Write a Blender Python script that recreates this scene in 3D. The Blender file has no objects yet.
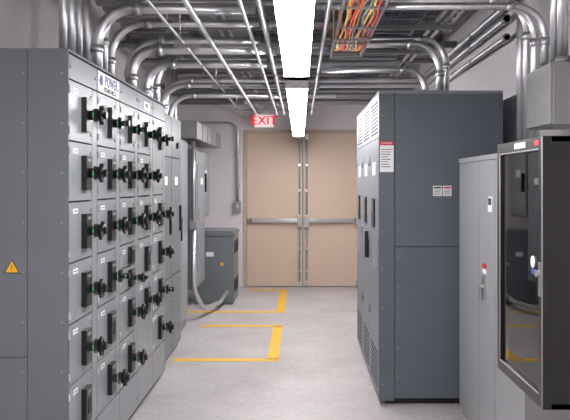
import bpy, math, random
from mathutils import Vector, Matrix
random.seed(7)
F=743.0; CX=300.0; CY=183.0; H=1.62

# ---------------------------------------------------------------- materials
def lin(c):
    c=c/255.0
    return c/12.92 if c<=0.04045 else ((c+0.055)/1.055)**2.4
def rgb(r,g,b): return (lin(r),lin(g),lin(b),1)
def mat(name,col,rough=0.5,metal=0.0,var=0.06,scale=6.0,bump=0.0,bscale=60,emis=None,estr=0,spec=0.5):
    m=bpy.data.materials.new(name); m.use_nodes=True
    nt=m.node_tree; b=nt.nodes['Principled BSDF']
    b.inputs['Roughness'].default_value=rough; b.inputs['Metallic'].default_value=metal
    b.inputs['Specular IOR Level'].default_value=spec
    tc=nt.nodes.new('ShaderNodeTexCoord')
    n=nt.nodes.new('ShaderNodeTexNoise'); n.inputs['Scale'].default_value=scale; n.inputs['Detail'].default_value=4
    nt.links.new(tc.outputs['Object'],n.inputs['Vector'])
    r=nt.nodes.new('ShaderNodeMix'); r.data_type='RGBA'
    r.inputs[6].default_value=tuple(c*(1-var) for c in col[:3])+(1,)
    r.inputs[7].default_value=tuple(min(1,c*(1+var)) for c in col[:3])+(1,)
    nt.links.new(n.outputs['Fac'],r.inputs[0]); nt.links.new(r.outputs[2],b.inputs['Base Color'])
    if bump>0:
        n2=nt.nodes.new('ShaderNodeTexNoise'); n2.inputs['Scale'].default_value=bscale; n2.inputs['Detail'].default_value=3
        nt.links.new(tc.outputs['Object'],n2.inputs['Vector'])
        bp=nt.nodes.new('ShaderNodeBump'); bp.inputs['Strength'].default_value=bump; bp.inputs['Distance'].default_value=0.01
        nt.links.new(n2.outputs['Fac'],bp.inputs['Height']); nt.links.new(bp.outputs['Normal'],b.inputs['Normal'])
    if emis:
        b.inputs['Emission Color'].default_value=emis; b.inputs['Emission Strength'].default_value=estr
    return m
M={}
M['mcc']=mat('mcc_grey_paint',rgb(105,111,116),0.40)
M['mccdoor']=mat('mcc_door_paint',rgb(133,138,142),0.36)
M['dkcab']=mat('dark_cabinet_paint',rgb(90,97,105),0.45)
M['cabdoor']=mat('cabinet_door_paint',rgb(126,130,137),0.42)
M['ltcab']=mat('light_cabinet_paint',rgb(148,149,152),0.42)
M['seam']=mat('seam_dark',rgb(38,40,42),0.7)
M['black']=mat('black_plastic',rgb(22,22,24),0.35)
M['blackm']=mat('black_powdercoat',rgb(20,20,22),0.3)
M['galv']=mat('galvanised_steel',rgb(208,209,212),0.36,0.85,0.12,20)
M['galvd']=mat('dull_galvanised',rgb(150,150,151),0.5,0.5,0.15,15)
M['steel']=mat('brushed_steel',rgb(190,188,186),0.3,0.9)
M['wall']=mat('painted_block_wall',rgb(216,210,213),0.75,0,0.03,2,0.15,120)
M['ceil']=mat('concrete_deck',rgb(150,148,147),0.9,0,0.25,3,0.5,30)
M['beam']=mat('fireproofed_beam',rgb(170,168,165),0.95,0,0.2,8,0.9,45)
M['door']=mat('beige_door_paint',rgb(207,185,165),0.5,0,0.02)
M['frame']=mat('beige_frame_paint',rgb(186,166,150),0.5,0,0.02)
M['yellow']=mat('yellow_floor_tape',rgb(228,176,45),0.6,0,0.1,12)
M['white']=mat('white_label',rgb(232,232,232),0.5,0,0.01)
M['fix']=mat('fixture_white_enamel',rgb(235,235,235),0.4)
M['blue']=mat('blue_ink',rgb(50,80,150),0.5)
M['red']=mat('red_plastic',rgb(205,35,35),0.4)
M['green']=mat('green_indicator',rgb(60,170,90),0.4)
M['orange']=mat('orange_cable',rgb(240,125,45),0.5)
M['ycable']=mat('yellow_cable',rgb(235,205,110),0.5)
M['warn']=mat('warning_yellow',rgb(240,180,20),0.5)
M['ink']=mat('label_ink',rgb(60,60,62),0.6)
M['screen']=mat('display_screen',rgb(15,18,22),0.12)
M['lamp']=mat('lamp_diffuser',rgb(255,255,255),0.5,emis=(1,0.975,0.985,1),estr=38)
M['exitred']=mat('exit_red',rgb(215,10,40),0.5,emis=rgb(225,0,45),estr=0.7)
M['exitface']=mat('exit_face',rgb(240,232,232),0.5,emis=rgb(255,235,235),estr=0.5)
# floor
def floor_mat():
    m=bpy.data.materials.new('polished_concrete'); m.use_nodes=True
    nt=m.node_tree; b=nt.nodes['Principled BSDF']
    tc=nt.nodes.new('ShaderNodeTexCoord')
    n=nt.nodes.new('ShaderNodeTexNoise'); n.inputs['Scale'].default_value=1.3; n.inputs['Detail'].default_value=8; n.inputs['Roughness'].default_value=0.65
    nt.links.new(tc.outputs['Object'],n.inputs['Vector'])
    cr=nt.nodes.new('ShaderNodeValToRGB')
    cr.color_ramp.elements[0].position=0.3; cr.color_ramp.elements[0].color=rgb(166,160,160)
    cr.color_ramp.elements[1].position=0.7; cr.color_ramp.elements[1].color=rgb(197,191,191)
    nt.links.new(n.outputs['Fac'],cr.inputs[0])
    n2=nt.nodes.new('ShaderNodeTexNoise'); n2.inputs['Scale'].default_value=22; n2.inputs['Detail'].default_value=7; n2.inputs['Roughness'].default_value=0.7
    nt.links.new(tc.outputs['Object'],n2.inputs['Vector'])
    mx=nt.nodes.new('ShaderNodeMix'); mx.data_type='RGBA'; mx.blend_type='MULTIPLY'; mx.inputs[0].default_value=0.55
    nt.links.new(cr.outputs[0],mx.inputs[6])
    cr2=nt.nodes.new('ShaderNodeValToRGB'); cr2.color_ramp.elements[0].position=0.38; cr2.color_ramp.elements[0].color=(.68,.68,.68,1)
    cr2.color_ramp.elements[1].position=0.60
    nt.links.new(n2.outputs['Fac'],cr2.inputs[0]); nt.links.new(cr2.outputs[0],mx.inputs[7])
    nt.links.new(mx.outputs[2],b.inputs['Base Color'])
    b.inputs['Roughness'].default_value=0.40; b.inputs['Specular IOR Level'].default_value=0.35
    return m
M['floor']=floor_mat()
def glass_mat():
    m=bpy.data.materials.new('smoked_glass'); m.use_nodes=True
    nt=m.node_tree; nt.nodes.clear()
    o=nt.nodes.new('ShaderNodeOutputMaterial'); t=nt.nodes.new('ShaderNodeBsdfTransparent'); t.inputs[0].default_value=(.92,.92,.94,1)
    g=nt.nodes.new('ShaderNodeBsdfGlossy'); g.inputs['Roughness'].default_value=0.015; g.inputs[0].default_value=(.9,.9,.92,1)
    fr=nt.nodes.new('ShaderNodeFresnel'); fr.inputs[0].default_value=1.6
    mx=nt.nodes.new('ShaderNodeMixShader')
    nt.links.new(fr.outputs[0],mx.inputs[0]); nt.links.new(t.outputs[0],mx.inputs[1]); nt.links.new(g.outputs[0],mx.inputs[2])
    nt.links.new(mx.outputs[0],o.inputs[0]); return m
M['glass']=glass_mat()

# ---------------------------------------------------------------- mesh builder
class B:
    def __init__(s,name): s.name=name; s.v=[]; s.f=[]; s.mi=[]; s.sm=[]; s.ms=[]
    def m(s,k):
        if k not in s.ms: s.ms.append(k)
        return s.ms.index(k)
    def face(s,idx,k,sm=False): s.f.append(idx); s.mi.append(s.m(k)); s.sm.append(sm)
    def box(s,x0,x1,y0,y1,z0,z1,k):
        if x0>x1:x0,x1=x1,x0
        if y0>y1:y0,y1=y1,y0
        if z0>z1:z0,z1=z1,z0
        b=len(s.v)
        s.v+=[(x0,y0,z0),(x1,y0,z0),(x1,y1,z0),(x0,y1,z0),(x0,y0,z1),(x1,y0,z1),(x1,y1,z1),(x0,y1,z1)]
        for q in [(0,3,2,1),(4,5,6,7),(0,1,5,4),(1,2,6,5),(2,3,7,6),(3,0,4,7)]: s.face(tuple(b+i for i in q),k)
    def prism(s,pts,off,k):
        b=len(s.v); n=len(pts)
        s.v+=[tuple(p) for p in pts]; s.v+=[tuple(Vector(p)+Vector(off)) for p in pts]
        s.face(tuple(range(b,b+n)),k); s.face(tuple(reversed(range(b+n,b+2*n))),k)
        for i in range(n):
            j=(i+1)%n; s.face((b+i,b+n+i,b+n+j,b+j),k)
    def rings(s,P,R,k,n):
        P=[Vector(p) for p in P]; b=len(s.v)
        t=(P[1]-P[0]).normalized(); u=t.orthogonal().normalized()
        for i,p in enumerate(P):
            if i==0: t2=(P[1]-P[0])
            elif i==len(P)-1: t2=(P[-1]-P[-2])
            else: t2=(P[i+1]-P[i]).normalized()+(P[i]-P[i-1]).normalized()
            t2=t2.normalized() if t2.length>1e-9 else t
            u=(u-t2*u.dot(t2)).normalized(); w=t2.cross(u); t=t2
            for a in range(n):
                A=2*math.pi*a/n
                s.v.append(tuple(p+(u*math.cos(A)+w*math.sin(A))*R[i]))
        for i in range(len(P)-1):
            for a in range(n):
                c=(a+1)%n
                s.face((b+i*n+a,b+i*n+c,b+(i+1)*n+c,b+(i+1)*n+a),k,True)
        s.face(tuple(b+a for a in reversed(range(n))),k); e=b+(len(P)-1)*n
        s.face(tuple(e+a for a in range(n)),k)
    def cyl(s,p0,p1,r,k,n=16,r2=None): s.rings([p0,p1],[r,r if r2 is None else r2],k,n)
    def tube(s,pts,r,k,R=0.15,n=12,collar=None):
        pts=[Vector(p) for p in pts]; out=[pts[0]]
        for i in range(1,len(pts)-1):
            a,b,c=pts[i-1],pts[i],pts[i+1]
            d1=(a-b).normalized(); d2=(c-b).normalized()
            ang=d1.angle(d2)
            if ang>3.1: out.append(b); continue
            L=min(R/math.tan(ang/2),(a-b).length*0.49,(c-b).length*0.49)
            rr=L*math.tan(ang/2)
            bis=(d1+d2).normalized(); cen=b+bis*(rr/math.sin(ang/2))
            s0=((b+d1*L)-cen).normalized(); s1=((b+d2*L)-cen).normalized()
            th=s0.angle(s1)
            for j in range(9):
                q=j/8.0
                v=(s0*math.sin((1-q)*th)+s1*math.sin(q*th))/math.sin(th)
                out.append(cen+v*rr)
            if collar:
                for e,d in ((b+d1*L,d1),(b+d2*L,d2)): s.cyl(e,e+d*collar,r*1.22,k,n)
        out.append(pts[-1])
        s.rings(out,[r]*len(out),k,n)
    def text(s,txt,size,loc,rz,k,align='CENTER',depth=0.001):
        c=bpy.data.curves.new('t','FONT'); c.body=txt; c.size=size; c.extrude=depth; c.align_x=align; c.align_y='CENTER'
        o=bpy.data.objects.new('t',c); bpy.context.scene.collection.objects.link(o)
        bpy.context.view_layer.update()
        dg=bpy.context.evaluated_depsgraph_get(); me=bpy.data.meshes.new_from_object(o.evaluated_get(dg))
        mx=Matrix.Translation(loc)@Matrix.Rotation(rz,4,'Z')@Matrix.Rotation(math.pi/2,4,'X')
        b=len(s.v); s.v+=[tuple(mx@v.co) for v in me.vertices]
        for p in me.polygons: s.face(tuple(b+i for i in p.vertices),k)
        bpy.data.objects.remove(o); bpy.data.curves.remove(c); bpy.data.meshes.remove(me)
    def done(s,bevel=0.0,seg=2):
        me=bpy.data.meshes.new(s.name); me.from_pydata(s.v,[],s.f)
        for k in s.ms: me.materials.append(M[k])
        for p,i,sm in zip(me.polygons,s.mi,s.sm): p.material_index=i; p.use_smooth=sm
        me.update(); o=bpy.data.objects.new(s.name,me); bpy.context.scene.collection.objects.link(o)
        if bevel>0:
            md=o.modifiers.new('bevel','BEVEL'); md.width=bevel; md.segments=seg; md.limit_method='ANGLE'; md.angle_limit=math.radians(50)
        return o

XL=-2.0; XR=1.64; YB=11.57; YR=-3.5; ZC=3.42
# ---------------------------------------------------------------- shell
b=B('floor'); b.box(XL-.15,XR+.15,YR-.15,YB+.15,-.12,0,'floor'); b.done()
b=B('ceiling'); b.box(XL-.15,XR+.15,YR-.15,YB+.15,ZC,ZC+.12,'ceil')
y=YR
while y<YB-0.1:   # corrugated deck flutes
    b.prism([(XL,y,ZC),(XL,y+.03,ZC-.05),(XL,y+.11,ZC-.05),(XL,y+.14,ZC)],(XR-XL,0,0),'ceil'); y+=0.25
b.done()
b=B('wall_left'); b.box(XL-.15,XL,YR,YB,0,ZC,'wall'); b.done()
b=B('wall_right'); b.box(XR,XR+.15,YR,YB,0,ZC,'wall'); b.done()
b=B('wall_rear'); b.box(XL-.15,XR+.15,YR-.15,YR,0,ZC,'wall'); b.done()
DX0,DX1,DZ=-.88,.98,2.45
b=B('wall_back')
b.box(XL-.15,DX0,YB,YB+.15,0,ZC,'wall'); b.box(DX1,XR+.15,YB,YB+.15,0,ZC,'wall'); b.box(DX0,DX1,YB,YB+.15,DZ,ZC,'wall'); b.done()
b=B('trim_door_frame')
t=.05
b.box(DX0,DX0+t,YB-.015,YB+.13,0,DZ,'frame'); b.box(DX1-t,DX1,YB-.015,YB+.13,0,DZ,'frame'); b.box(DX0+t,DX1-t,YB-.015,YB+.13,DZ-t,DZ,'frame')
b.box(DX0+t,DX1-t,YB+.11,YB+.13,0,.01,'steel'); b.done(.003)
# doors
DM=.047
def door(name,x0,x1,hinge_left):
    b=B(name); g=.005; yf=YB+.02
    x0+=g; x1-=g
    b.box(x0,x1,yf,yf+.045,.012,DZ-t-g,'door')
    yb=yf-.07
    hz=1.03
    hin=x0+.05 if hinge_left else x1-.05; lat=x1-.05 if hinge_left else x0+.05
    b.box(min(hin,lat),max(hin,lat),yb+.01,yf-.02,hz-.03,hz+.035,'steel')
    b.box(min(hin,lat)+.02,max(hin,lat)-.02,yb-.008,yb+.012,hz-.018,hz+.022,'steel')
    b.box(hin-.03,hin+.03,yb+.01,yf,hz-.035,hz+.04,'galvd')
    b.box(lat-.035,lat+.035,yb-.01,yf,hz-.09,hz+.09,'steel')
    b.cyl((lat,yb+.035,.02),(lat,yb+.035,hz-.09),.014,'galvd',10); b.cyl((lat,yb+.035,hz+.09),(lat,yb+.035,DZ-.08),.014,'galvd',10)
    for z in (.25,.6,1.5,1.9): b.box(lat-.02,lat+.02,yb+.02,yf,z-.02,z+.02,'steel')
    b.box(lat-.03,lat+.03,yb+.01,yf,DZ-.15,DZ-.06,'steel'); b.box(lat-.025,lat+.025,yb+.02,yf,.015,.09,'steel')
    hx=x0 if hinge_left else x1
    for z in (.25,.95,1.6,2.2): b.cyl((hx,yf-.008,z-.055),(hx,yf-.008,z+.055),.008,'steel',8)
    if hinge_left: b.box(x1-.004,x1+.002,yf-.004,yf,.02,DZ-.07,'seam')
    b.done(.002)
door('door_1',DX0+t,DM,True); door('door_2',DM,DX1-t,False)

# yellow floor tape
b=B('floor_marking_tape'); w=.105; zt=.002
def hb(x0,x1,yc): b.box(x0,x1,yc-w/2,yc+w/2,.0005,zt,'yellow')
hb(-.80,-.25+w/2,11.22); b.box(-.25-w/2,-.25+w/2,9.35,11.2,.0005,zt,'yellow'); hb(-1.5,-.25+w/2,9.33)
b.done()
b=B('floor_marking_tape')
hb(-1.12,-.25+w/2,8.42); b.box(-.25-w/2,-.25+w/2,6.82,8.4,.0005,zt,'yellow'); hb(-1.16,-.25+w/2,6.80)
b.done()

# ---------------------------------------------------------------- MCC lineup (left)
XF=-1.14
b=B('motor_control_center')
Y0=3.65; SW=.524; NS=5; ZT=2.27
XBK=-1.96
b.box(XBK,XF-.016,Y0+.012,Y0+SW*NS,.04,ZT,'seam')
b.box(XBK+.01,XF-.04,Y0+.03,Y0+SW*NS-.02,.0,.05,'black')
# end panel facing camera
b.box(-1.338,XF,Y0,Y0+.013,.04,ZT,'mcc')                 # front strip
b.box(XBK,-1.341,Y0,Y0+.013,.765,ZT-.0,'mcc')             # rear panel
b.box(XBK,-1.341,Y0,Y0+.013,.04,.762,'mcc')
for i in range(9):
    z=.2+i*.245; b.cyl((XF-.03,Y0-.003,z),(XF-.03,Y0+.001,z),.006,'galvd',8); b.cyl((-1.36,Y0-.003,z),(-1.36,Y0+.001,z),.005,'galvd',8)
b.box(XBK,XF,Y0,Y0+SW*NS,ZT,ZT+.012,'mcc')
b.box(XF-.03,XF,Y0+SW*NS-.012,Y0+SW*NS,.04,ZT,'mcc')
# warning triangle
cx,cz,s=-1.415,1.205,.035
def tri(s,yo,k): b.prism([(cx-s,Y0-yo,cz-s*.75),(cx+s,Y0-yo,cz-s*.75),(cx,Y0-yo,cz+s)],(0,yo,0),k)
tri(.04,.001,'ink'); tri(.032,.002,'warn'); b.text('!',.04,(cx,Y0-.003,cz-.004),0,'ink')
pat=[[1,1,1,1,1,1],[1,1,1,1,1,1],[1,1,1,.5,.5,1,1],[1,1,1,1,2],[2,1,1,1,1]]
for sct in range(NS):
    ya=Y0+sct*SW; yb=ya+SW
    g=.0045
    b.box(XF-.018,XF,ya+g,yb-g,2.135+g,ZT-.012,'mccdoor')   # top wireway
    b.box(XF-.018,XF,ya+g,yb-g,.05,.30-g,'mccdoor')          # bottom wireway
    for (yy,zz) in ((ya+.04,2.2),(yb-.04,2.2),(ya+.04,.12),(yb-.04,.12)): b.cyl((XF,yy,zz),(XF+.004,yy,zz),.008,'galvd',8)
    z=2.135
    for iu,hgt in enumerate(pat[sct]):
        hh=hgt*.305; z1=z; z0=z-hh; z=z0
        yd=yb-.10
        b.box(XF-.018,XF,ya+g,yd-g,z0+g,z1-g,'mccdoor')
        # hinges at left, quarter-turn latches at right
        for zz in (z0+.05,z1-.05):
            b.cyl((XF,ya+.014,zz-.018),(XF,ya+.014,zz+.018),.006,'galvd',8)
            b.cyl((XF,yd-.03,zz),(XF+.006,yd-.03,zz),.009,'galvd',8)
        zc=z1-.152 if hgt>=1 else (z0+z1)/2
        yc=ya+.285; 
        sc=1 if hgt>=1 else .62
        # operator plate
        b.box(XF,XF+.028,yc-.06,yc+.04,zc-.095*sc,zc+.085*sc,'black')
        b.box(XF+.028,XF+.0295,yc-.045,yc+.02,zc+.055*sc,zc+.07*sc,'galvd')
        b.box(XF,XF+.002,ya+.08,ya+.16,z1-.06,z1-.035,'white')
        b.box(XF+.002,XF+.0025,ya+.09,ya+.15,z1-.05,z1-.045,'ink')
        b.cyl((XF,yc+.085,zc+.05*sc),(XF+.014,yc+.085,zc+.05*sc),.011,'black',12)
        b.cyl((XF,yc+.085,zc),(XF+.014,yc+.085,zc),.011,'green',12)
        if (sct,iu) in ((0,5),(1,4),(2,3),(3,3)): 
            b.box(XF+.028,XF+.031,yc-.03,yc+.02,zc-.05,zc+.03,'seam'); continue
        # rotary disconnect : hub, collar, dial ring, lever grip
        zk=zc-.005
        b.cyl((XF+.02,yc,zk),(XF+.050,yc,zk),.026*sc,'black',18)
        b.cyl((XF+.050,yc,zk),(XF+.056,yc,zk),.036*sc,'galvd',18)
        b.cyl((XF+.056,yc,zk),(XF+.074,yc,zk),.038*sc,'black',18,.034*sc)
        b.box(XF+.052,XF+.058,yc-.045,yc-.034,zk-.010,zk+.010,'green')
        ang=random.choice((0,0,0,.5,1.57)) if hgt>=1 else 0
        dy,dz=math.sin(ang)*.05*sc,math.cos(ang)*.05*sc
        b.rings([(XF+.09,yc-dy,zk-dz),(XF+.09,yc-dy*.3,zk-dz*.3),(XF+.09,yc+dy*.3,zk+dz*.3),(XF+.09,yc+dy,zk+dz)],[.011,.017,.018,.011],'black',12)
        b.cyl((XF+.074,yc,zk),(XF+.118,yc,zk),.016*sc,'black',12,.020*sc)
    # vertical wireway door
    b.box(XF-.018,XF,yb-.10+g,yb-g,z+g,2.135-g,'mccdoor')
    if z>.305: b.box(XF-.018,XF,ya+g,yb-.10-g,.30+g,z-g,'mccdoor')
# nameplates
b.box(XF,XF+.003,4.19,4.68,2.142,2.255,'white'); b.text('POWER',.085,(XF+.0035,4.48,2.212),math.pi/2,'blue'); b.text('SYSTEMS  MCC-2',.038,(XF+.0035,4.45,2.162),math.pi/2,'ink')
b.cyl((XF+.003,4.25,2.207),(XF+.005,4.25,2.207),.03,'blue',16)
b.box(XF,XF+.003,5.42,5.62,2.16,2.22,'white'); b.text('MCC',.04,(XF+.0035,5.52,2.19),math.pi/2,'ink')
b.done(.0015,1)

# tall switchboard sections beyond MCC
b=B('switchboard_cabinet')
xa=-1.19; ya=6.33; 
for i in range(2):
    y0=ya+i*.55; y1=y0+.545
    b.box(XBK,xa-.02,y0+.005,y1-.005,.04,2.24,'mcc')
    b.box(xa-.022,xa,y0+.004,y1-.004,.06,.75,'mcc'); b.box(xa-.022,xa,y0+.004,y1-.004,.76,1.85,'mcc'); b.box(xa-.022,xa,y0+.004,y1-.004,1.86,2.235,'mcc')
    b.box(xa,xa+.02,y0+.44,y0+.47,1.15,1.4,'black'); b.cyl((xa,y0+.3,1.98),(xa+.02,y0+.3,1.98),.03,'black')
    b.box(xa,xa+.002,y0+.18,y0+.34,1.6,1.68,'white')
    for j in range(8): b.box(xa,xa+.006,y0+.1,y1-.1,.2+j*.05,.212+j*.05,'mcc')
b.box(XBK+.02,xa-.03,ya+.01,ya+1.08,0,.05,'black')
b.done(.002,1)
b=B('distribution_cabinet')
b.box(XBK,-1.30,7.55,8.5,0,2.10,'mcc')
b.box(-1.30,-1.285,7.56,8.0,.1,2.08,'mccdoor'); b.box(-1.30,-1.285,8.01,8.49,.1,2.08,'mccdoor')
b.box(-1.285,-1.26,7.95,7.98,1.0,1.25,'black')
b.done(.002,1)

# panelboard on left wall
b=B('panelboard')
b.box(-1.7,-1.26,8.80,9.65,.35,2.02,'mcc')
b.box(-1.26,-1.235,8.82,9.63,.37,2.0,'mccdoor'); b.box(-1.235,-1.225,8.88,9.55,.55,1.85,'cabdoor')
b.box(-1.225,-1.21,8.95,8.98,1.15,1.3,'steel'); b.box(-1.225,-1.222,9.15,9.35,1.6,1.68,'white')
b.box(-1.99,-1.7,8.85,9.6,.4,1.95,'galvd')
b.cyl((-1.60,8.95,2.02),(-1.60,8.95,3.2),.03,'galv'); b.cyl((-1.60,9.2,2.02),(-1.60,9.2,3.2),.03,'galv'); b.cyl((-1.60,9.5,2.02),(-1.60,9.5,3.2),.03,'galv')
b.done(.002,1)
b=B('wireway_trough'); b.box(-1.5,-1.2,8.6,11.2,2.14,2.34,'galvd'); 
for i in range(5): b.box(-1.2,-1.19,8.6+i*.52,8.63+i*.52,2.13,2.35,'galvd')
b.box(-1.99,-1.5,9.8,9.85,2.2,2.24,'galv'); b.done(.002,1)
b=B('disconnect_switch'); b.box(-1.99,-1.32,9.95,10.7,1.15,2.05,'mcc'); b.box(-1.32,-1.305,9.97,10.68,1.17,2.03,'mccdoor'); b.box(-1.305,-1.26,10.0,10.04,1.5,1.75,'black'); b.box(-1.305,-1.302,10.2,10.4,1.7,1.8,'white')
b.cyl((-1.5,10.3,1.15),(-1.5,10.3,.98),.03,'galv'); b.done(.002,1)

# dry type transformer
b=B('dry_type_transformer')
x0,x1,y0,y1=-1.42,-.885,9.9,10.65; zt=.97
b.box(x0+.02,x1-.02,y0+.02,y1-.02,.0,zt-.03,'mcc')
b.box(x0,x1,y0,y0+.02,.03,zt-.05,'mcc'); b.box(x1-.02,x1,y0+.02,y1,.03,zt-.05,'mcc')
b.box(x0,x0+.02,y0+.02,y1,.03,zt-.05,'mcc')
b.box(x0-.015,x1+.015,y0-.015,y1+.015,zt-.05,zt-.01,'mcc'); b.box(x0+.01,x1-.01,y0+.01,y1-.01,zt-.01,zt+.01,'mcc')
for i in range(5):
    b.box(x1,x1+.012,y0+.08,y1-.08,.16+i*.035,.178+i*.035,'seam'); b.box(x1,x1+.012,y0+.08,y1-.08,.68+i*.035,.698+i*.035,'seam')
b.box(x0+.17,x0+.27,y0-.003,y0,.64,.70,'white'); b.box(x0+.36,x0+.40,y0-.003,y0,.52,.56,'warn')
b.done(.003)
# flex conduit to transformer
b=B('flexible_conduit'); 
b.tube([(-1.24,8.65,2.1),(-1.24,8.65,1.18)],.020,'galv'); b.box(-1.28,-1.20,8.61,8.69,1.08,1.18,'galvd')
b.tube([(-1.24,8.65,1.08),(-1.24,8.65,.38),(-1.16,8.95,.10),(-1.02,9.5,.10),(-.97,9.87,.17)],.028,'galv',R=.3,n=14)
b.done()

# conduit on back wall
b=B('wall_conduit')
xw=-.965; b.tube([(-1.9,YB-.05,2.55),(xw,YB-.05,2.55),(xw,YB-.05,1.34)],.022,'galv',R=.16)
b.box(xw-.05,xw+.05,YB-.09,YB,1.18,1.34,'galvd'); b.box(xw-.012,xw+.012,YB-.095,YB-.09,1.24,1.28,'white')
for z in (1.6,2.1): b.box(xw-.035,xw+.035,YB-.03,YB,z-.012,z+.012,'galvd')
b.done()

# exit sign
b=B('exit_sign')
ex,ez,ey=-.545,2.565,11.30
b.box(ex-.15,ex+.15,ey,ey+.05,ez-.10,ez+.10,'fix'); b.box(ex-.14,ex+.14,ey-.004,ey,ez-.09,ez+.09,'exitface')
for o in (-.003,0,.003): b.text('EXIT',.19,(ex+o,ey-.005,ez),0,'exitred',depth=.002)
b.box(ex-.05,ex+.05,ey+.01,ey+.04,ez+.10,ez+.125,'fix'); b.cyl((ex,ey+.025,ez+.12),(ex,ey+.025,ZC-.05),.008,'fix',8)
b.done(.003,1)

# ---------------------------------------------------------------- lights
def fixture(y0,y1,z=2.30):
    b=B('strip_light_fixture'); x=0.0; w=.083
    xs=x-.022
    b.box(xs-w,xs+w,y0,y1,z+.055,z+.115,'fix')
    pr=[(xs-w+.004,y0+.02,z+.055),(xs-w+.004,y0+.02,z+.02),(xs-w+.03,y0+.02,z),(xs+w-.03,y0+.02,z),(xs+w-.004,y0+.02,z+.02),(xs+w-.004,y0+.02,z+.055)]
    b.prism(pr,(0,y1-y0-.04,0),'lamp')
    for yy in (y0,y1-.02): b.box(xs-w,xs+w,yy,yy+.02,z-.002,z+.115,'fix')
    for yy in (y0+.3,y1-.3):
        b.cyl((xs,yy,z+.115),(xs,yy,ZC-.06),.006,'galv',8); b.box(xs-.03,xs+.03,yy-.03,yy+.03,z+.115,z+.135,'galvd')
    b.done()
fixture(-2.7,-.2); fixture(-.1,2.3); fixture(2.38,4.76); fixture(5.32,8.02); fixture(8.06,10.85)

# ---------------------------------------------------------------- right tall cabinet
b=B('variable_frequency_drive_cabinet')
x0=.576; x1=1.48; ya=5.42; yb=7.5; zt=2.284
b.box(x0+.03,x1-.005,ya+.015,yb,.05,zt-.01,'dkcab'); b.box(x0+.05,x1-.03,ya+.04,yb-.03,0,.06,'black')
b.box(x0,.688,ya,ya+.016,.03,zt,'dkcab'); b.box(.694,x1-.02,ya,ya+.016,1.158,zt,'dkcab'); b.box(.694,x1-.02,ya,ya+.016,.05,1.152,'dkcab')
b.box(x1-.018,x1,ya-.004,ya+.03,.03,zt,'dkcab'); b.box(x0,x1,ya,yb,zt,zt+.01,'dkcab')
b.box(x0-.0,x1,ya-.006,ya+.0,zt-.012,zt+.01,'cabdoor')
for i in range(10):
    z=.2+i*.22
    for xx in (.715,x1-.04): b.cyl((xx,ya-.003,z),(xx,ya,z),.005,'galvd',8)
for i in range(8): b.cyl((.60,ya-.003,.15+i*.28),(.60,ya,.15+i*.28),.005,'galvd',8)
# corridor face, 3 sections
L=(yb-ya)/3
for i in range(3):
    a=ya+i*L; c=a+L; g=.004
    b.box(x0,x0+.03,a+g,c-g,.05,.42,'cabdoor'); b.box(x0,x0+.03,a+g,c-g,.426,1.95,'cabdoor'); b.box(x0,x0+.03,a+g,c-g,1.956,zt-.004,'cabdoor')
    for r in range(9):
        for q in range(12):
            b.box(x0-.002,x0,a+.07+q*.045,a+.10+q*.045,1.99+r*.028,2.004+r*.028,'seam')
    for r in range(8):
        for q in range(12):
            b.box(x0-.002,x0,a+.07+q*.045,a+.10+q*.045,.10+r*.036,.114+r*.036,'seam')
    b.box(x0-.035,x0,a+.08,a+.105,1.0,1.22,'steel' if i!=1 else 'black')
    b.box(x0-.012,x0,a+.28,a+.46,1.28,1.5,'black'); b.box(x0-.014,x0-.012,a+.30,a+.44,1.38,1.48,'screen')
    b.box(x0-.003,x0,a+.25,a+.45,1.68,1.78,'white')
    for z in (.6,1.2,1.8): b.cyl((x0-.006,c-.02,z-.04),(x0-.006,c-.02,z+.04),.009,'galvd',8)
# labels on end panel
b.box(.583,.683,ya-.002,ya,1.70,1.925,'white'); b.box(.583,.683,ya-.003,ya-.002,1.895,1.925,'red'); b.text('DANGER',.02,(.633,ya-.004,1.91),0,'white',depth=.0005)
for i in range(8): b.box(.592,.592+random.uniform(.05,.083),ya-.003,ya-.002,1.862-i*.018,1.867-i*.018,'ink')
b.box(.970,1.035,ya-.002,ya,1.525,1.60,'white'); b.box(1.042,1.105,ya-.002,ya,1.525,1.60,'white')
b.box(.975,1.03,ya-.003,ya-.002,1.58,1.592,'ink'); b.box(1.047,1.10,ya-.003,ya-.002,1.58,1.592,'red')
for i in range(4):
    b.box(.977,1.025,ya-.003,ya-.002,1.566-i*.01,1.569-i*.01,'ink'); b.box(1.05,1.095,ya-.003,ya-.002,1.566-i*.01,1.569-i*.01,'ink')
b.done(.0025,1)

# light grey utility cabinet
b=B('metal_utility_cabinet')
x0=1.12; x1=1.62; ya=3.7; yb=5.22; zt=1.785
b.box(x0+.02,x1,ya,yb,.0,zt,'ltcab'); b.box(x0-.0,x0+.02,ya+.004,ya+.57,.06,zt-.03,'ltcab')
m0=(ya+yb)/2
b.box(x0,x0+.019,ya+.58,m0+.18,.06,zt-.03,'ltcab'); b.box(x0,x0+.019,m0+.186,yb-.004,.06,zt-.03,'ltcab')
b.box(x0-.004,x0+.02,ya,yb,zt-.026,zt+.004,'ltcab')
b.box(x0-.014,x0,m0+.02,m0+.07,.92,1.06,'steel'); b.cyl((x0-.03,m0+.045,.99),(x0,m0+.045,.99),.014,'steel',12); b.box(x0-.04,x0-.028,m0+.035,m0+.055,.90,1.0,'steel')
b.box(x0-.003,x0,m0,m0+.09,1.07,1.13,'white'); b.box(x0-.004,x0,m0,m0+.09,1.10,1.13,'red')
b.box(x0-.003,x0,m0-.13,m0-.04,1.45,1.54,'white'); b.box(x0-.004,x0-.003,m0-.12,m0-.05,1.49,1.53,'ink')
b.done(.004,2)

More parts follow.
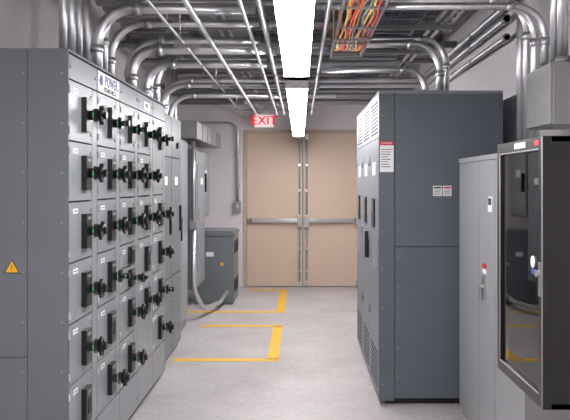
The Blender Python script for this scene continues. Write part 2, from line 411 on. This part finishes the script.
# black wall mount rack
b=B('network_rack_cabinet')
x0=.85; x1=XR-.003; ya=2.60; yb=3.20; z0=.826; z1=1.785
t=.02
b.box(x0+.03,x1,ya,ya+t,z0,z1,'blackm'); b.box(x0+.03,x1,yb-t,yb,z0,z1,'blackm'); b.box(x0+.03,x1,ya,yb,z1-t,z1,'blackm'); b.box(x0+.03,x1,ya,yb,z0,z0+t,'blackm'); b.box(x1-.02,x1,ya,yb,z0,z1,'blackm')
# door frame
f=.045
b.box(x0,x0+.03,ya,ya+f,z0,z1,'blackm'); b.box(x0,x0+.03,yb-f,yb,z0,z1,'blackm'); b.box(x0,x0+.03,ya+f,yb-f,z1-f,z1,'blackm'); b.box(x0,x0+.03,ya+f,yb-f,z0,z0+f,'blackm')
b.box(x0+.010,x0+.015,ya+f-.005,yb-f+.005,z0+f-.005,z1-f+.005,'glass')
# thin pale rods put in as the highlight along the door frame edges
for (p,q) in (((x0-.001,ya+f,z0+f),(x0-.001,yb-f,z0+f)),((x0-.001,ya+f,z1-f),(x0-.001,yb-f,z1-f)),((x0-.001,yb-f,z0+f),(x0-.001,yb-f,z1-f)),((x0-.001,ya+.004,z0),(x0-.001,ya+.004,z1))): b.cyl(p,q,.003,'galvd',8)
# interior rails, equipment
for yy in (ya+.07,yb-.09): b.box(x0+.10,x0+.13,yy,yy+.02,z0+.03,z1-.03,'galvd')
for i,(za,zb,kk) in enumerate(((1.60,1.645,'galvd'),(1.50,1.59,'mcc'),(1.40,1.44,'galvd'),(1.02,1.10,'mcc'))): 
    b.box(x0+.06,x0+.40,ya+.08,yb-.08,za,zb,kk)
for i in range(12): b.box(x0+.058,x0+.06,ya+.10+i*.033,ya+.12+i*.033,1.61,1.63,'seam')
for i in range(9):
    yy=ya+.20+i*.034
    b.tube([(x0+.06,yy,1.42),(x0+.026,yy,1.40-.01*i),(x0+.024,yy+.03,1.16-.012*i),(x0+.03,yy-.02,1.10),(x0+.06,yy-.02,1.06)],.006,'red' if i%2 else 'orange',R=.04,n=6)
b.box(x0-.006,x0,ya+.012,ya+.036,1.22,1.34,'steel'); b.cyl((x0-.02,ya+.024,1.30),(x0,ya+.024,1.30),.012,'steel',12)
b.cyl((x0+.005,ya+.135,1.33),(x0+.009,ya+.135,1.33),.022,'white',20); b.box(x0+.004,x0+.009,ya+.10,ya+.145,1.285,1.305,'blue')
b.box(x0-.002,x0,ya+.04,ya+.09,z1-.03,z1-.012,'red'); b.box(x0-.002,x0,ya+.2,ya+.34,z1-.032,z1-.01,'white')
for i in range(8): b.box(x0+.2,x0+.55,ya-.002,ya,1.45+i*.03,1.46+i*.03,'seam')
b.done(.004,2)

# junction box + conduits right wall
b=B('junction_box'); b.box(1.42,XR-.003,4.17,4.62,1.95,2.30,'galvd'); b.box(1.405,1.42,4.175,4.615,1.955,2.295,'galvd')
for yy,zz in ((4.21,1.99),(4.58,1.99),(4.21,2.26),(4.58,2.26)): b.cyl((1.40,yy,zz),(1.405,yy,zz),.008,'steel',8)
b.done(.002,1)
def conduit(pts,r,k='galv',R=.2,name='electrical_conduit',collar=.05):
    b=B(name); b.tube(pts,r,k,R=R,collar=collar,n=14)
    for p,q in ((pts[0],pts[1]),):
        p=Vector(p);q=Vector(q);d=(q-p).normalized(); b.cyl(p,p+d*.04,r*1.35,'galvd',14)
    # couplings along long straight runs
    for i in range(len(pts)-1):
        p=Vector(pts[i]);q=Vector(pts[i+1]);L=(q-p).length
        if L>1.6:
            d=(q-p)/L; s=1.1
            while s<L-.5: b.cyl(p+d*s,p+d*(s+.07),r*1.2,'galvd',12); s+=2.9
    b.done()
# right side drops
conduit([(1.52,4.30,2.31),(1.52,4.30,ZC-.06)],.032); conduit([(1.52,4.42,2.31),(1.52,4.42,ZC-.06)],.03)
conduit([(1.50,4.54,2.31),(1.50,4.54,2.70),(.10,4.54,2.70)],.022,R=.22)
conduit([(1.52,4.80,1.80),(1.52,4.80,2.80),(.10,4.80,2.80)],.027,R=.25)
conduit([(1.52,4.98,1.80),(1.52,4.98,2.88),(-.9,4.98,2.88)],.025,R=.25)
conduit([(1.52,5.12,1.80),(1.52,5.12,ZC-.06)],.027)
conduit([(1.15,6.1,2.305),(1.15,6.1,2.76),(-.3,6.1,2.76)],.032,R=.22)
conduit([(1.30,6.6,2.305),(1.30,6.6,2.90),(-.3,6.6,2.90)],.025,R=.22)
conduit([(1.20,7.1,2.305),(1.20,7.1,2.70),(.2,7.1,2.70)],.03,R=.2)
conduit([(1.56,5.6,2.86),(1.56,YB-.02,2.86)],.026); conduit([(1.56,5.6,2.96),(1.56,YB-.02,2.96)],.026); conduit([(1.56,5.6,2.72),(1.56,YB-.02,2.72)],.022)
# left drops near (vertical straight bundle)
for i,(xx,yy,r) in enumerate(((-1.50,4.70,.027),(-1.50,4.86,.032),(-1.50,5.03,.027),(-1.50,5.20,.032),(-1.62,5.12,.027),(-1.62,5.35,.032),(-1.7,5.7,.032))):
    conduit([(xx,yy,2.285),(xx,yy,ZC-.06)],r)
# left bends crossing the aisle
for (xx,yy,zz,xe,r) in ((-1.36,4.98,2.79,-.30,.038),(-1.38,5.25,2.90,.15,.024),(-1.40,5.50,2.80,.35,.028),(-1.36,6.0,2.70,.25,.042),(-1.42,6.15,2.80,.2,.03),
                        (-1.4,6.75,2.70,.9,.038),(-1.4,6.95,2.78,.9,.025),(-1.4,7.25,2.84,.1,.035),(-1.45,7.75,2.64,1.3,.028),(-1.45,7.95,2.72,1.3,.035),(-1.45,8.3,2.60,.4,.03)):
    zb=2.285 if yy<6.28 else (2.245 if yy<7.5 else 2.105)
    conduit([(xx,yy,zb),(xx,yy,zz),(xe,yy,zz)],r,R=.26)
for (yy,zz,xe0,xe1,r) in ((9.1,2.70,-1.7,1.4,.025),(9.3,2.78,-1.7,1.4,.035),(9.6,2.86,-1.9,1.5,.04),(10.2,2.74,-1.9,1.5,.03),(10.5,2.84,-1.9,1.5,.035),(10.9,2.80,-1.9,1.5,.03),(5.25,3.04,-1.9,1.6,.03),(7.6,3.04,-1.9,1.6,.035),(4.3,3.10,-1.9,1.6,.03),(8.5,3.02,-1.9,1.6,.03)):
    conduit([(xe0,yy,zz),(xe1,yy,zz)],r,'galvd')
# longitudinal small conduits
for (xx,zz,r) in ((-.60,2.57,.015),(-.315,2.57,.012),(-.215,2.57,.016),(.155,2.57,.012),(-.85,2.64,.010),(-.98,3.14,.03),(-.72,3.00,.018),(-.64,3.00,.014),(-.3,3.00,.02),(1.18,3.02,.018),(1.26,3.02,.018)):
    if zz<2.6: conduit([(xx,-.5,zz),(xx,10.3,zz),(xx,10.3,3.2)],r,'galv',R=.12)
    else: conduit([(xx,-.5,zz),(xx,YB-.02,zz)],r,'galv' if r<.02 else 'galvd')
# a diagonal run and an offset bend
conduit([(-1.2,4.2,3.0),(-.45,5.7,2.98),(-.45,8.4,2.98)],.018,'galv',R=.3)
conduit([(.9,4.3,3.12),(.2,6.2,3.12),(-.1,9.0,3.12)],.018,'galvd',R=.3)
# trapeze hangers
for i,yy in enumerate((1.5,4.1,5.32,6.42,7.62,8.85,10.05)):
    b=B('trapeze_hanger')
    if i in (0,2,4,6):
        b.box(-.9,.20,yy-.02,yy+.02,2.59,2.615,'galvd')
        for xx in (-.86,.18): b.cyl((xx,yy,2.58),(xx,yy,ZC-.06),.006,'galv',8)
    b.box(-1.2,1.35,yy-.02,yy+.02,2.945,2.985,'galvd')
    for xx in (-1.15,1.3): b.cyl((xx,yy,2.93),(xx,yy,ZC-.06),.007,'galv',8)
    b.done()
# cable trays
b=B('cable_tray')
z=2.64; ye=6.0
for xx in (.245,.49): b.box(xx-.005,xx+.005,1.5,ye,z-.012,z+.035,'galvd')
y=1.55
while y<ye:
    b.box(.245,.49,y-.006,y+.006,z-.012,z-.002,'galvd'); y+=.55
cols=['orange','ycable','orange','red','orange','galvd','galvd','ycable','orange','red']
for i,k in enumerate(cols):
    xx=.262+i*.023; pts=[]
    yy=1.5
    while yy<ye-.1: pts.append((xx+random.uniform(-.013,.013),yy,z+.008+random.uniform(-.004,.014))); yy+=.28
    pts+=[(xx,ye+.05,z+.06),(xx,ye+.16,z+.2),(xx,ye+.2,3.2)]
    b.rings(pts,[.008]*len(pts),k,8)
for yy in (2.0,3.5,5.2):
    for xx in (.235,.50): b.cyl((xx,yy,z-.02),(xx,yy,ZC-.06),.005,'galv',8)
    b.box(.225,.51,yy-.012,yy+.012,z-.026,z-.012,'galvd')
b.done()
b=B('ladder_cable_tray')
z=3.06
for xx in (.62,1.04): b.box(xx-.012,xx+.012,3.0,11.3,z-.04,z+.06,'mcc')
y=3.1
while y<11.2:
    b.box(.62,1.04,y-.02,y+.02,z-.03,z-.01,'mcc'); y+=.3
for i in range(10):
    pts=[]; yy=3.0; xx=.67+i*.034
    while yy<11.3: pts.append((xx+random.uniform(-.008,.008),yy,z+.01+random.uniform(0,.01))); yy+=.5
    b.rings(pts,[.014]*len(pts),'black' if i%4 else 'blue',8)
b.done()
# beams (fireproofed)
for yy in (3.0,5.8,8.6,11.1):
    b=B('ceiling_beam')
    b.box(XL+.01,XR-.01,yy-.10,yy+.10,ZC-.20,ZC-.17,'beam'); b.box(XL+.01,XR-.01,yy-.02,yy+.02,ZC-.17,ZC-.03,'beam'); b.box(XL+.01,XR-.01,yy-.10,yy+.10,ZC-.08,ZC-.055,'beam')
    b.done(.01)
b=B('ventilation_duct'); b.box(-.92,-.5,6.5,11.0,3.10,3.21,'galvd')
for i in range(5): b.box(-.935,-.485,6.5+i*1.1,6.54+i*1.1,3.09,3.215,'galv')
b.done(.003)

# ---------------------------------------------------------------- world, camera
w=bpy.data.worlds.new('World'); bpy.context.scene.world=w; w.use_nodes=True
w.node_tree.nodes['Background'].inputs[0].default_value=(.8,.82,.9,1); w.node_tree.nodes['Background'].inputs[1].default_value=.3
cam=bpy.data.cameras.new('camera'); co=bpy.data.objects.new('camera',cam); bpy.context.scene.collection.objects.link(co)
co.location=(0,0,H); co.rotation_euler=(math.pi/2,0,0)
cam.sensor_width=36; cam.lens=F/570*36; cam.shift_x=-15/570; cam.shift_y=-27/570; cam.clip_start=.05
bpy.context.scene.camera=co
vs=bpy.context.scene.view_settings
vs.view_transform='Standard'; vs.look='None'; vs.exposure=0
